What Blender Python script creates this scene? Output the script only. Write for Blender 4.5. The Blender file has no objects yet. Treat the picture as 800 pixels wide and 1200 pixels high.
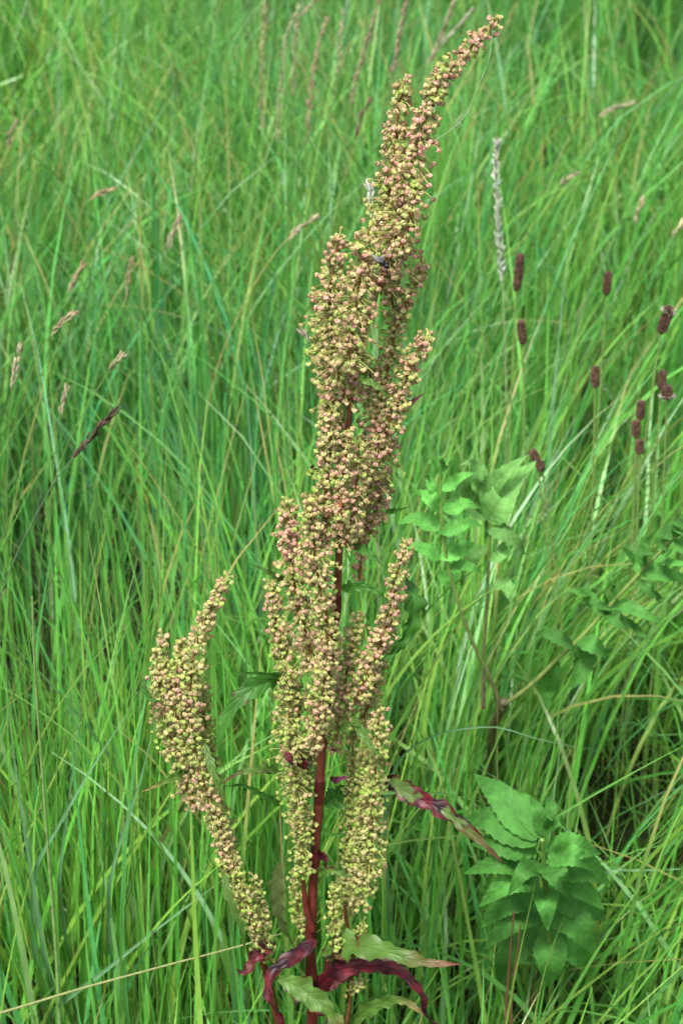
import bpy, math, random
import numpy as np
from mathutils import Vector, Matrix
R = math.radians
random.seed(7)
rng = np.random.default_rng(11)
scene = bpy.context.scene
COL = scene.collection

# ------------------------------------------------------------------ camera
CAM = np.array([0.0, 0.0, 1.25]); PITCH = R(-24); VFOV = R(30)
FPX = 600.0 / math.tan(VFOV / 2)
cd = bpy.data.cameras.new('camera'); cam = bpy.data.objects.new('camera', cd); COL.objects.link(cam)
cam.location = CAM; cam.rotation_euler = (R(90) + PITCH, 0, 0)
cd.sensor_fit = 'VERTICAL'; cd.sensor_height = 24; cd.lens = 12 / math.tan(VFOV / 2)
cd.clip_start = 0.05; cd.clip_end = 500
cd.dof.use_dof = True; cd.dof.focus_distance = 1.36; cd.dof.aperture_fstop = 8
scene.camera = cam
scene.render.resolution_x = 682; scene.render.resolution_y = 1024

# ------------------------------------------------------------------ sky, sun, exposure
SUN_EL, SUN_AZ = R(58), R(205)          # azimuth measured from +Y towards +X: high, behind and left of the camera
world = bpy.data.worlds.new('World'); scene.world = world; world.use_nodes = True
wn = world.node_tree.nodes; wl = world.node_tree.links; wn.clear()
sky = wn.new('ShaderNodeTexSky'); sky.sky_type = 'NISHITA'; sky.sun_disc = False
sky.sun_elevation = SUN_EL; sky.sun_rotation = SUN_AZ
sky.air_density = 1.0; sky.dust_density = 5.0; sky.ozone_density = 1.0
hsv = wn.new('ShaderNodeHueSaturation'); hsv.inputs['Saturation'].default_value = 0.55   # thin white cloud cover
bg = wn.new('ShaderNodeBackground'); bg.inputs['Strength'].default_value = 0.075
wo = wn.new('ShaderNodeOutputWorld')
wl.new(sky.outputs[0], hsv.inputs['Color']); wl.new(hsv.outputs[0], bg.inputs['Color']); wl.new(bg.outputs[0], wo.inputs['Surface'])
sd = bpy.data.lights.new('sun', 'SUN'); sd.energy = 1.5; sd.angle = R(10); sd.color = (1, 0.97, 0.92)
sun = bpy.data.objects.new('sun', sd); COL.objects.link(sun)
sv = Vector((math.sin(SUN_AZ) * math.cos(SUN_EL), math.cos(SUN_AZ) * math.cos(SUN_EL), math.sin(SUN_EL)))
sun.rotation_euler = sv.to_track_quat('Z', 'Y').to_euler()
scene.view_settings.view_transform = 'Standard'; scene.view_settings.look = 'None'
scene.view_settings.gamma = 1; scene.view_settings.use_curve_mapping = False
scene.view_settings.exposure = 1.78
scene.render.engine = 'CYCLES'
scene.cycles.max_bounces = 8; scene.cycles.diffuse_bounces = 5; scene.cycles.transmission_bounces = 5

# ------------------------------------------------------------------ helpers
fwd = np.array([0, math.cos(PITCH), math.sin(PITCH)]); upv = np.array([0, -math.sin(PITCH), math.cos(PITCH)]); rgt = np.array([1.0, 0, 0])
def P(px, py, Y):
    """world point at depth plane y = Y behind photo pixel (px, py)"""
    d = fwd * FPX + rgt * (px - 400) + upv * (600 - py)
    return CAM + d * (Y / d[1])
def project(p):
    v = p - CAM; dz = v @ fwd
    return 400 + FPX * (v @ rgt) / dz, 600 - FPX * (v @ upv) / dz
def norm(v):
    v = np.asarray(v, float); return v / (np.linalg.norm(v, axis=-1, keepdims=True) + 1e-12)
def ground_z(x, y):
    x = np.asarray(x, float); y = np.asarray(y, float)
    t = np.maximum(y - 1.35, 0)
    rise = 0.125 * t - 0.004 * t * t * (t < 15) - 0.9 * 0 
    rise = np.where(t < 15, 0.125 * t - 0.004 * t * t, 0.125 * 15 - 0.9)
    near = np.exp(-((x / 25) ** 2 + ((y - 2) / 25) ** 2))
    return rise + near * (0.02 * np.sin(x * 5.1 + y * 3.3) + 0.015 * np.sin(x * 9.7 - y * 7.1 + 1.0))
def fnoise(x, y, s, seed=0):
    r = np.random.default_rng(seed); o = 0
    for k in range(6):
        a = r.uniform(0, 6.283); f = s * r.uniform(0.6, 1.7); o = o + np.sin((x * math.cos(a) + y * math.sin(a)) * f + r.uniform(0, 6.283))
    return o / 2.6
def spline(pts, n):
    pts = np.asarray(pts, float)
    if len(pts) < 3:
        t = np.linspace(0, 1, n)[:, None]; return pts[0] * (1 - t) + pts[-1] * t
    d = np.r_[0, np.cumsum(np.linalg.norm(np.diff(pts, axis=0), axis=1))]; t = np.linspace(0, d[-1], n)
    m = np.gradient(pts, d, axis=0)
    i = np.clip(np.searchsorted(d, t, 'right') - 1, 0, len(pts) - 2)
    h = (d[i + 1] - d[i])[:, None]; u = ((t - d[i]) / (d[i + 1] - d[i]))[:, None]
    return ((2*u**3-3*u**2+1)*pts[i] + (u**3-2*u**2+u)*h*m[i] + (-2*u**3+3*u**2)*pts[i+1] + (u**3-u**2)*h*m[i+1])

class MB:
    """collects vertices, faces and per-vertex colour (+ leaf coords), builds ONE mesh object"""
    def __init__(s): s.v = []; s.f3 = []; s.f4 = []; s.c = []; s.l = []; s.n = 0
    def add(s, v, f3=None, f4=None, c=(1, 1, 1), l=None):
        v = np.asarray(v, float).reshape(-1, 3); k = len(v)
        c = np.asarray(c, float)
        if c.ndim == 1: c = np.tile(c[:3], (k, 1))
        if l is None: l = np.zeros((k, 3))
        if f3 is not None and len(f3): s.f3.append(np.asarray(f3, int) + s.n)
        if f4 is not None and len(f4): s.f4.append(np.asarray(f4, int) + s.n)
        s.v.append(v); s.c.append(c); s.l.append(np.asarray(l, float)); s.n += k
    def mesh(s, name, mat, smooth=True):
        me = bpy.data.meshes.new(name)
        v = np.concatenate(s.v); c = np.concatenate(s.c); l = np.concatenate(s.l)
        f3 = np.concatenate(s.f3) if s.f3 else np.zeros((0, 3), int); f4 = np.concatenate(s.f4) if s.f4 else np.zeros((0, 4), int)
        me.vertices.add(len(v)); me.vertices.foreach_set('co', v.astype(np.float32).ravel())
        nl = f3.size + f4.size; me.loops.add(nl); me.loops.foreach_set('vertex_index', np.r_[f3.ravel(), f4.ravel()].astype(np.int32))
        npoly = len(f3) + len(f4); me.polygons.add(npoly)
        st = np.r_[np.arange(len(f3)) * 3, f3.size + np.arange(len(f4)) * 4].astype(np.int32)
        me.polygons.foreach_set('loop_start', st)
        me.polygons.foreach_set('use_smooth', np.full(npoly, smooth))
        a = me.color_attributes.new('col', 'FLOAT_COLOR', 'POINT'); a.data.foreach_set('color', np.c_[c, np.ones(len(c))].astype(np.float32).ravel())
        b = me.attributes.new('leaf', 'FLOAT_VECTOR', 'POINT'); b.data.foreach_set('vector', l.astype(np.float32).ravel())
        me.update(calc_edges=True); me.materials.append(mat)
        return me
    def build(s, name, mat, parent=None, smooth=True):
        return link(name, s.mesh(name, mat, smooth), parent)
def link(name, data, parent=None):
    o = bpy.data.objects.new(name, data); COL.objects.link(o)
    if parent is not None:
        o.parent = parent; w = parent.location.copy(); g = parent.parent
        while g is not None: w = w + g.location; g = g.parent
        o.location = -w if data is not None and 'local' not in data else o.location
    return o
def empty(name, loc, label, cat, group=None):
    o = bpy.data.objects.new(name, None); COL.objects.link(o); o.location = loc; o.empty_display_size = 0.02
    return tag(o, label, cat, group)
def tag(o, label=None, cat=None, group=None, kind=None):
    for k, v in (('label', label), ('category', cat), ('group', group), ('kind', kind)):
        if v: o[k] = v
    return o
def frames(c):
    t = norm(np.gradient(c, axis=0)); ref = np.array([0.31, 0.9, 0.2]) if abs(norm(t.mean(0)) @ norm([0.31, 0.9, 0.2])) < 0.9 else np.array([1.0, 0, 0])
    a = norm(np.cross(t, ref)); b = np.cross(t, a); return t, a, b
def tube(mb, c, r, col, k=6, l=None):
    c = np.asarray(c, float); n = len(c); r = np.broadcast_to(np.asarray(r, float), (n,))
    t, a, b = frames(c); th = np.arange(k) / k * 2 * math.pi
    v = c[:, None] + r[:, None, None] * (np.cos(th)[None, :, None] * a[:, None] + np.sin(th)[None, :, None] * b[:, None])
    i = np.arange(n - 1)[:, None]; j = np.arange(k)[None]; j2 = (j + 1) % k
    f = np.stack([i*k + j, i*k + j2, (i+1)*k + j2, (i+1)*k + j], -1).reshape(-1, 4)
    col = np.asarray(col, float)
    if col.ndim == 2: col = np.repeat(col, k, 0)
    mb.add(v, None, f, col)
    mb.add(np.r_[v[-1], c[-1:] + t[-1:] * r[-1]], [(q, (q+1) % k, k) for q in range(k)], None, col[-1] if col.ndim == 2 else col)
def blobs(mb, pos, axis, length, width, col, k=5, rings=(0.0, 0.35, 0.75, 1.0), prof=(0.15, 1.0, 0.8, 0.05)):
    """many small seed-like bodies: each a lathed spindle along its axis"""
    pos = np.asarray(pos, float); n = len(pos); axis = norm(axis)
    ref = norm(rng.normal(size=(n, 3))); a = norm(np.cross(axis, ref)); b = np.cross(axis, a)
    th = np.arange(k) / k * 2 * math.pi; m = len(rings)
    length = np.broadcast_to(length, (n,)); width = np.broadcast_to(width, (n,))
    rr = np.asarray(rings); pp = np.asarray(prof)
    v = (pos[:, None, None] + axis[:, None, None] * (rr[None, :, None, None] * length[:, None, None, None])
         + (width[:, None, None, None] * pp[None, :, None, None]) * (np.cos(th)[None, None, :, None] * a[:, None, None] + np.sin(th)[None, None, :, None] * b[:, None, None]))
    i = np.arange(m - 1)[:, None]; j = np.arange(k)[None]
    f = np.stack([i*k + j, i*k + (j+1) % k, (i+1)*k + (j+1) % k, (i+1)*k + j], -1).reshape(-1, 4)
    F = (f[None] + (np.arange(n) * m * k)[:, None, None]).reshape(-1, 4)
    c = np.asarray(col, float)
    c = np.repeat(c, m * k, 0) if c.ndim == 2 else c
    mb.add(v.reshape(-1, 3), None, F, c)
def leaf(mb, cl, width, nhint, col, n=22, across=6, fold=0.25, wave=0.0, wfreq=5, serr=0.0, nser=11, prof='lance', tipcol=None, twist=0.0, phase=0.0, red=0.0):
    """a leaf blade along a centre line, folded at the midrib, with toothed or wavy margin"""
    c = spline(cl, n); s = np.linspace(0, 1, n); t = norm(np.gradient(c, axis=0))
    nh = np.asarray(nhint, float); side = norm(np.cross(t, nh)); nor = np.cross(side, t)
    if twist:
        a = (twist * s)[:, None]; side, nor = side * np.cos(a) + nor * np.sin(a), nor * np.cos(a) - side * np.sin(a)
    if prof == 'lance': w = np.minimum(1, (s / 0.28)) ** 0.65 * np.clip(1 - s, 0, 1) ** 0.82 * 1.42
    elif prof == 'ovate': w = np.minimum(1, (s / 0.2)) ** 0.6 * np.clip(1 - s, 0, 1) ** 0.8 * 1.45
    else: w = np.minimum(1, (s / 0.08 + 0.25)) * np.clip(1 - s ** 2.2, 0, 1)
    w = np.clip(w, 0.03, None) * width / 2
    u = np.linspace(-1, 1, across + 1)
    tooth = 1 - serr * ((s * nser) % 1.0)
    if wave > .05: tooth = tooth * (1 + .16 * np.sin(s * 27 + phase * 3) + .13 * np.sin(s * 43 + phase * 5) + .10 * np.sin(s * 71 + phase))
    ww = w * tooth
    V = c[:, None] + side[:, None] * (u[None, :, None] * ww[:, None, None])
    V = V + nor[:, None] * ((np.abs(u) * fold)[None, :, None] * ww[:, None, None])
    if wave:
        for sg, ph in ((-1, 0.0), (1, 1.9)):
            q = (np.clip(u * sg, 0, 1) ** 1.5)[None, :] * (wave * width * np.sin(s * wfreq * 6.283 + ph + phase) * np.minimum(1, 4 * s * (1.05 - s)))[:, None]
            V = V + nor[:, None] * q[..., None]
    k = across + 1
    i = np.arange(n - 1)[:, None]; j = np.arange(across)[None]
    f = np.stack([i*k + j, i*k + j + 1, (i+1)*k + j + 1, (i+1)*k + j], -1).reshape(-1, 4)
    col = np.asarray(col, float); C = np.tile(col, (n * k, 1))
    if tipcol is not None:
        a = np.repeat(np.clip(s * 2.6 - 1.6, 0, 1), k)[:, None]; C = C * (1 - a) + np.asarray(tipcol) * a
    L = np.stack([np.tile(u, n), np.repeat(s, k), np.full(n * k, red)], -1)
    mb.add(V.reshape(-1, 3), None, f, C, L)

# ------------------------------------------------------------------ materials
def nodes(name):
    m = bpy.data.materials.new(name); m.use_nodes = True; nt = m.node_tree; nt.nodes.clear()
    return m, nt.nodes, nt.links
def math_node(n, l, op, a, b=None):
    q = n.new('ShaderNodeMath'); q.operation = op
    for i, x in enumerate((a, b)):
        if x is None: continue
        if isinstance(x, (int, float)): q.inputs[i].default_value = x
        else: l.new(x, q.inputs[i])
    return q.outputs[0]
def plant_material(name, trans=0.3, rough=0.45, spec=0.4, noise=0.2, nscale=120, veins=False, spots=False, tscale=1.5):
    m, n, l = nodes(name)
    at = n.new('ShaderNodeAttribute'); at.attribute_name = 'col'; col = at.outputs['Color']
    geo = n.new('ShaderNodeNewGeometry')
    no = n.new('ShaderNodeTexNoise'); no.inputs['Scale'].default_value = nscale; no.inputs['Detail'].default_value = 3
    tc = n.new('ShaderNodeTexCoord'); l.new(tc.outputs['Object'], no.inputs['Vector'])
    mr = n.new('ShaderNodeMapRange'); l.new(no.outputs['Fac'], mr.inputs['Value']); mr.inputs['From Min'].default_value = .3; mr.inputs['From Max'].default_value = .7
    mr.inputs['To Min'].default_value = 1 - noise; mr.inputs['To Max'].default_value = 1 + noise
    mx = n.new('ShaderNodeVectorMath'); mx.operation = 'SCALE'; l.new(col, mx.inputs[0]); l.new(mr.outputs[0], mx.inputs['Scale']); col = mx.outputs[0]
    normal = None
    if veins or spots:
        la = n.new('ShaderNodeAttribute'); la.attribute_name = 'leaf'; sp = n.new('ShaderNodeSeparateXYZ'); l.new(la.outputs['Vector'], sp.inputs[0])
        au = math_node(n, l, 'ABSOLUTE', sp.outputs['X'])
        ph = math_node(n, l, 'SUBTRACT', math_node(n, l, 'MULTIPLY', sp.outputs['Y'], 60.0), math_node(n, l, 'MULTIPLY', au, 8.0))
        sv_ = math_node(n, l, 'POWER', math_node(n, l, 'ABSOLUTE', math_node(n, l, 'SINE', math_node(n, l, 'MULTIPLY', ph, 0.5))), 0.22)  # narrow grooves
        mid = math_node(n, l, 'MINIMUM', math_node(n, l, 'MULTIPLY', au, 12.0), 1.0)
        hgt = math_node(n, l, 'MULTIPLY', sv_, mid)
        bp = n.new('ShaderNodeBump'); bp.inputs['Strength'].default_value = 0.55; bp.inputs['Distance'].default_value = 0.0012
        l.new(hgt, bp.inputs['Height']); normal = bp.outputs[0]
        vm = n.new('ShaderNodeMix'); vm.data_type = 'RGBA'; vm.blend_type = 'MIX'
        l.new(math_node(n, l, 'MULTIPLY', math_node(n, l, 'SUBTRACT', 1.0, hgt), 0.45), vm.inputs['Factor']); l.new(col, vm.inputs['A'])
        vv = n.new('ShaderNodeVectorMath'); vv.operation = 'MULTIPLY_ADD'; l.new(col, vv.inputs[0]); vv.inputs[1].default_value = (1.15, 1.1, 1.1); vv.inputs[2].default_value = (.02, .025, .008)
        l.new(vv.outputs[0], vm.inputs['B']); col = vm.outputs['Result']
    if spots:
        ns = n.new('ShaderNodeTexNoise'); ns.inputs['Scale'].default_value = 42; ns.inputs['Detail'].default_value = 4; ns.inputs['Roughness'].default_value = .6
        l.new(tc.outputs['Object'], ns.inputs['Vector'])
        fac = math_node(n, l, 'ADD', math_node(n, l, 'ADD', ns.outputs['Fac'], sp.outputs['Z']), math_node(n, l, 'MULTIPLY', math_node(n, l, 'POWER', au, 3.0), math_node(n, l, 'MULTIPLY', sp.outputs['Z'], .9)))
        rp = n.new('ShaderNodeMapRange'); rp.interpolation_type = 'SMOOTHSTEP'; l.new(fac, rp.inputs['Value']); rp.inputs['From Min'].default_value = .66; rp.inputs['From Max'].default_value = .76
        n2 = n.new('ShaderNodeTexNoise'); n2.inputs['Scale'].default_value = 90; l.new(tc.outputs['Object'], n2.inputs['Vector'])
        cr = n.new('ShaderNodeValToRGB'); l.new(n2.outputs['Fac'], cr.inputs[0]); cr.color_ramp.elements[0].position = .4; cr.color_ramp.elements[1].position = .68
        cr.color_ramp.elements[0].color = (.018, .004, .007, 1); cr.color_ramp.elements[1].color = (.13, .012, .020, 1)
        sm = n.new('ShaderNodeMix'); sm.data_type = 'RGBA'; l.new(rp.outputs[0], sm.inputs['Factor']); l.new(col, sm.inputs['A']); l.new(cr.outputs[0], sm.inputs['B']); col = sm.outputs['Result']
    bs = n.new('ShaderNodeBsdfPrincipled'); l.new(col, bs.inputs['Base Color']); bs.inputs['Roughness'].default_value = rough; bs.inputs['Specular IOR Level'].default_value = spec
    if normal: l.new(normal, bs.inputs['Normal'])
    out = n.new('ShaderNodeOutputMaterial')
    if trans > 0:
        tr = n.new('ShaderNodeBsdfTranslucent'); tv = n.new('ShaderNodeVectorMath'); tv.operation = 'MULTIPLY'; l.new(col, tv.inputs[0]); tv.inputs[1].default_value = (tscale * 1.05, tscale, tscale * .55)
        l.new(tv.outputs[0], tr.inputs['Color'])
        ms = n.new('ShaderNodeMixShader'); ms.inputs[0].default_value = trans; l.new(bs.outputs[0], ms.inputs[1]); l.new(tr.outputs[0], ms.inputs[2]); l.new(ms.outputs[0], out.inputs['Surface'])
    else: l.new(bs.outputs[0], out.inputs['Surface'])
    return m
M_grass = plant_material('grass_blade', .26, .36, .36, .15, 60)
M_broad = plant_material('broad_blade', .22, .34, .45, .12, 60)
M_straw = plant_material('dry_straw', .2, .6, .3, .25, 150)
M_leaf = plant_material('soft_leaf', .25, .55, .15, .25, 90, veins=True)
M_dleaf = plant_material('dock_leaf', .2, .45, .28, .2, 60, veins=True, spots=True)
M_stem = plant_material('dock_stem', 0, .4, .45, .35, 130)
M_gstem = plant_material('green_stem', .1, .45, .4, .25, 130)
M_fruit = plant_material('dock_fruit', .3, .38, .4, .15, 400)
M_seed = plant_material('seed_head', .15, .7, .2, .3, 300)
M_dark = plant_material('insect_black', 0, .3, .5, .1, 300)
def soil():
    m, n, l = nodes('soil'); tc = n.new('ShaderNodeTexCoord')
    a = n.new('ShaderNodeTexNoise'); a.inputs['Scale'].default_value = 9; a.inputs['Detail'].default_value = 8; l.new(tc.outputs['Object'], a.inputs['Vector'])
    cr = n.new('ShaderNodeValToRGB'); l.new(a.outputs['Fac'], cr.inputs[0])
    cr.color_ramp.elements[0].position = .35; cr.color_ramp.elements[0].color = (.010, .011, .006, 1); cr.color_ramp.elements[1].position = .65; cr.color_ramp.elements[1].color = (.016, .026, .008, 1)
    bs = n.new('ShaderNodeBsdfPrincipled'); l.new(cr.outputs[0], bs.inputs['Base Color']); bs.inputs['Roughness'].default_value = 1; bs.inputs['Specular IOR Level'].default_value = .05
    b = n.new('ShaderNodeBump'); b.inputs['Strength'].default_value = .8; b.inputs['Distance'].default_value = .02; l.new(a.outputs['Fac'], b.inputs['Height']); l.new(b.outputs[0], bs.inputs['Normal'])
    o = n.new('ShaderNodeOutputMaterial'); l.new(bs.outputs[0], o.inputs['Surface']); return m

# ------------------------------------------------------------------ ground
gx = np.unique(np.r_[np.linspace(-90, -4, 18), np.linspace(-4, 4, 65), np.linspace(4, 90, 18)])
gy = np.unique(np.r_[np.linspace(-90, -2, 18), np.linspace(-2, 8, 81), np.linspace(8, 90, 18)])
X, Yg = np.meshgrid(gx, gy); Z = ground_z(X, Yg)
nx, ny = len(gx), len(gy); i = np.arange(ny - 1)[:, None]; j = np.arange(nx - 1)[None]
mb = MB(); mb.add(np.stack([X, Yg, Z], -1).reshape(-1, 3), None, np.stack([i*nx + j, i*nx + j + 1, (i+1)*nx + j + 1, (i+1)*nx + j], -1).reshape(-1, 4), (.05, .05, .02))
tag(mb.build('ground', soil()), 'dark soil of the meadow rising gently behind the dock plant', 'ground', kind='structure')

YD = 1.25     # depth of the dock plant
Y_UP = 1.52   # the branching leafy plant on the right
Y_LO = 1.42   # the leafy plant low on the right
# places the photo sees past nearer grass: (px, py, radius px, depth); blades nearer than that are left out there
CLEAR = []
def clear(px, py, r, Y): CLEAR.append((px, py, r, Y))

# ------------------------------------------------------------------ curled dock
dock = empty('dock_plant', (float(P(367, 1200, YD)[0]), YD, float(ground_z(0, YD))), 'tall curly dock with red stem and dense pinkish-green fruit spikes at the centre', 'dock plant')
def PD(pts, dy=0.0): return np.array([P(p[0], p[1], YD + (p[2] if len(p) > 2 else dy)) for p in pts])
RED = np.array([.125, .016, .017]); RED2 = np.array([.21, .05, .025]); GRN = np.array([.17, .22, .045])
stem_px = [(362, 1330), (366, 1200), (364, 1100), (366, 1050), (372, 960), (376, 900), (384, 800), (394, 710), (398, 630), (403, 550), (410, 480), (418, 420), (436, 360), (452, 300), (466, 250), (478, 205), (488, 170), (500, 135), (511, 105), (527, 80), (545, 62), (565, 42), (582, 27)]
sc = spline(PD(stem_px), 90); s = np.linspace(0, 1, 90)
mb = MB(); tube(mb, sc, np.interp(s, [0, .2, .5, .8, 1], [.0045, .0042, .0031, .0018, .0007]) * (1 + .05 * np.sin(s * 60)), RED[None] * (1 - s[:, None] ** 2) + np.array([.22, .14, .05])[None] * s[:, None] ** 2, 10)
for q in (0.18, .235, .30, .37, .45, .53, .62):   # swollen nodes with papery sheaths
    k = int(q * 89); tube(mb, sc[k-1:k+2] + 0, np.array([.0048, .0055, .0045]) * (1 - .45 * q), RED * .7, 10)
mb.build('stem', M_stem, dock)

def fruit_shape():
    """three heart-shaped valves round the nut: keels where they meet, a pale grain on each face"""
    K = 12; zs = np.array([0, .18, .42, .70, .9, 1.0]); rk = np.array([.15, .86, 1.0, .74, .34, .03]); rf = np.array([.1, .36, .44, .32, .14, .02])
    v = []; kind = []
    for z, a, b in zip(zs, rk, rf):
        for q in range(K):
            m = q % 4; r = {0: a, 1: b * .95, 3: b * .95, 2: b * 1.5}[m]; th = q / K * 2 * math.pi
            v.append((r * math.cos(th), r * math.sin(th), z * 1.45)); kind.append(0 if m == 0 else (1 if m != 2 else 2))
    n = len(zs); i = np.arange(n - 1)[:, None]; j = np.arange(K)[None]
    f = np.stack([i*K + j, i*K + (j+1) % K, (i+1)*K + (j+1) % K, (i+1)*K + j], -1).reshape(-1, 4)
    return np.array(v), f, np.array(kind), np.repeat(zs, K)
FV, FF, FK, FZ = fruit_shape()
PAL_G = np.array([.27, .50, .055]); PAL_Y = np.array([.47, .58, .15]); PAL_P = np.array([.68, .30, .35]); PAL_D = np.array([.22, .035, .05])
def fruit_colour(g, p):
    """g greenness 0..1, p pinkness 0..1 -> per-vertex colours"""
    body = PAL_Y * (1 - g) + PAL_G * g; body = body * (1 - .7 * p) + PAL_P * .7 * p
    k_ = .50 * (1 - .8 * g); grain = body * (1 - k_) + (np.array([.90, .86, .62]) * (1 - p) + np.array([.94, .62, .64]) * p) * k_
    keel = body * .5 + (np.array([.36, .075, .09]) * (.25 + .75 * p) + PAL_G * .8 * (.7 - .7 * p)) * .5
    c = np.where((FK == 0)[:, None], keel, np.where((FK == 2)[:, None], grain, body))
    tip = np.clip((FZ - .68) / .3, 0, 1)[:, None]; base = np.clip((.3 - FZ) / .3, 0, 1)[:, None]
    c = c * (1 - .5 * tip) + PAL_D * .5 * tip
    return c * (1 - .4 * base) + np.array([.40, .18, .12]) * .4 * base
def add_fruit(mb, p, ax, roll, size, c):
    ax = norm(ax); a = norm(np.cross(ax, [.3, .8, .52])); b = np.cross(ax, a); cr, sr = math.cos(roll), math.sin(roll)
    a2 = a * cr + b * sr; b2 = np.cross(ax, a2)
    mb.add(p + size * (FV[:, :1] * a2 + FV[:, 1:2] * b2 + FV[:, 2:] * ax), None, FF, c)
FRUIT_MESH = []
for k in range(8):
    mb = MB(); mb.add(FV, None, FF, fruit_colour([.1, .2, .3, .15, .5, .8, .0, .4][k], [.9, .5, .7, .3, .4, .1, 1, .6][k])); me = mb.mesh('fruit', M_fruit, False); FRUIT_MESH.append(me)

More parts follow.
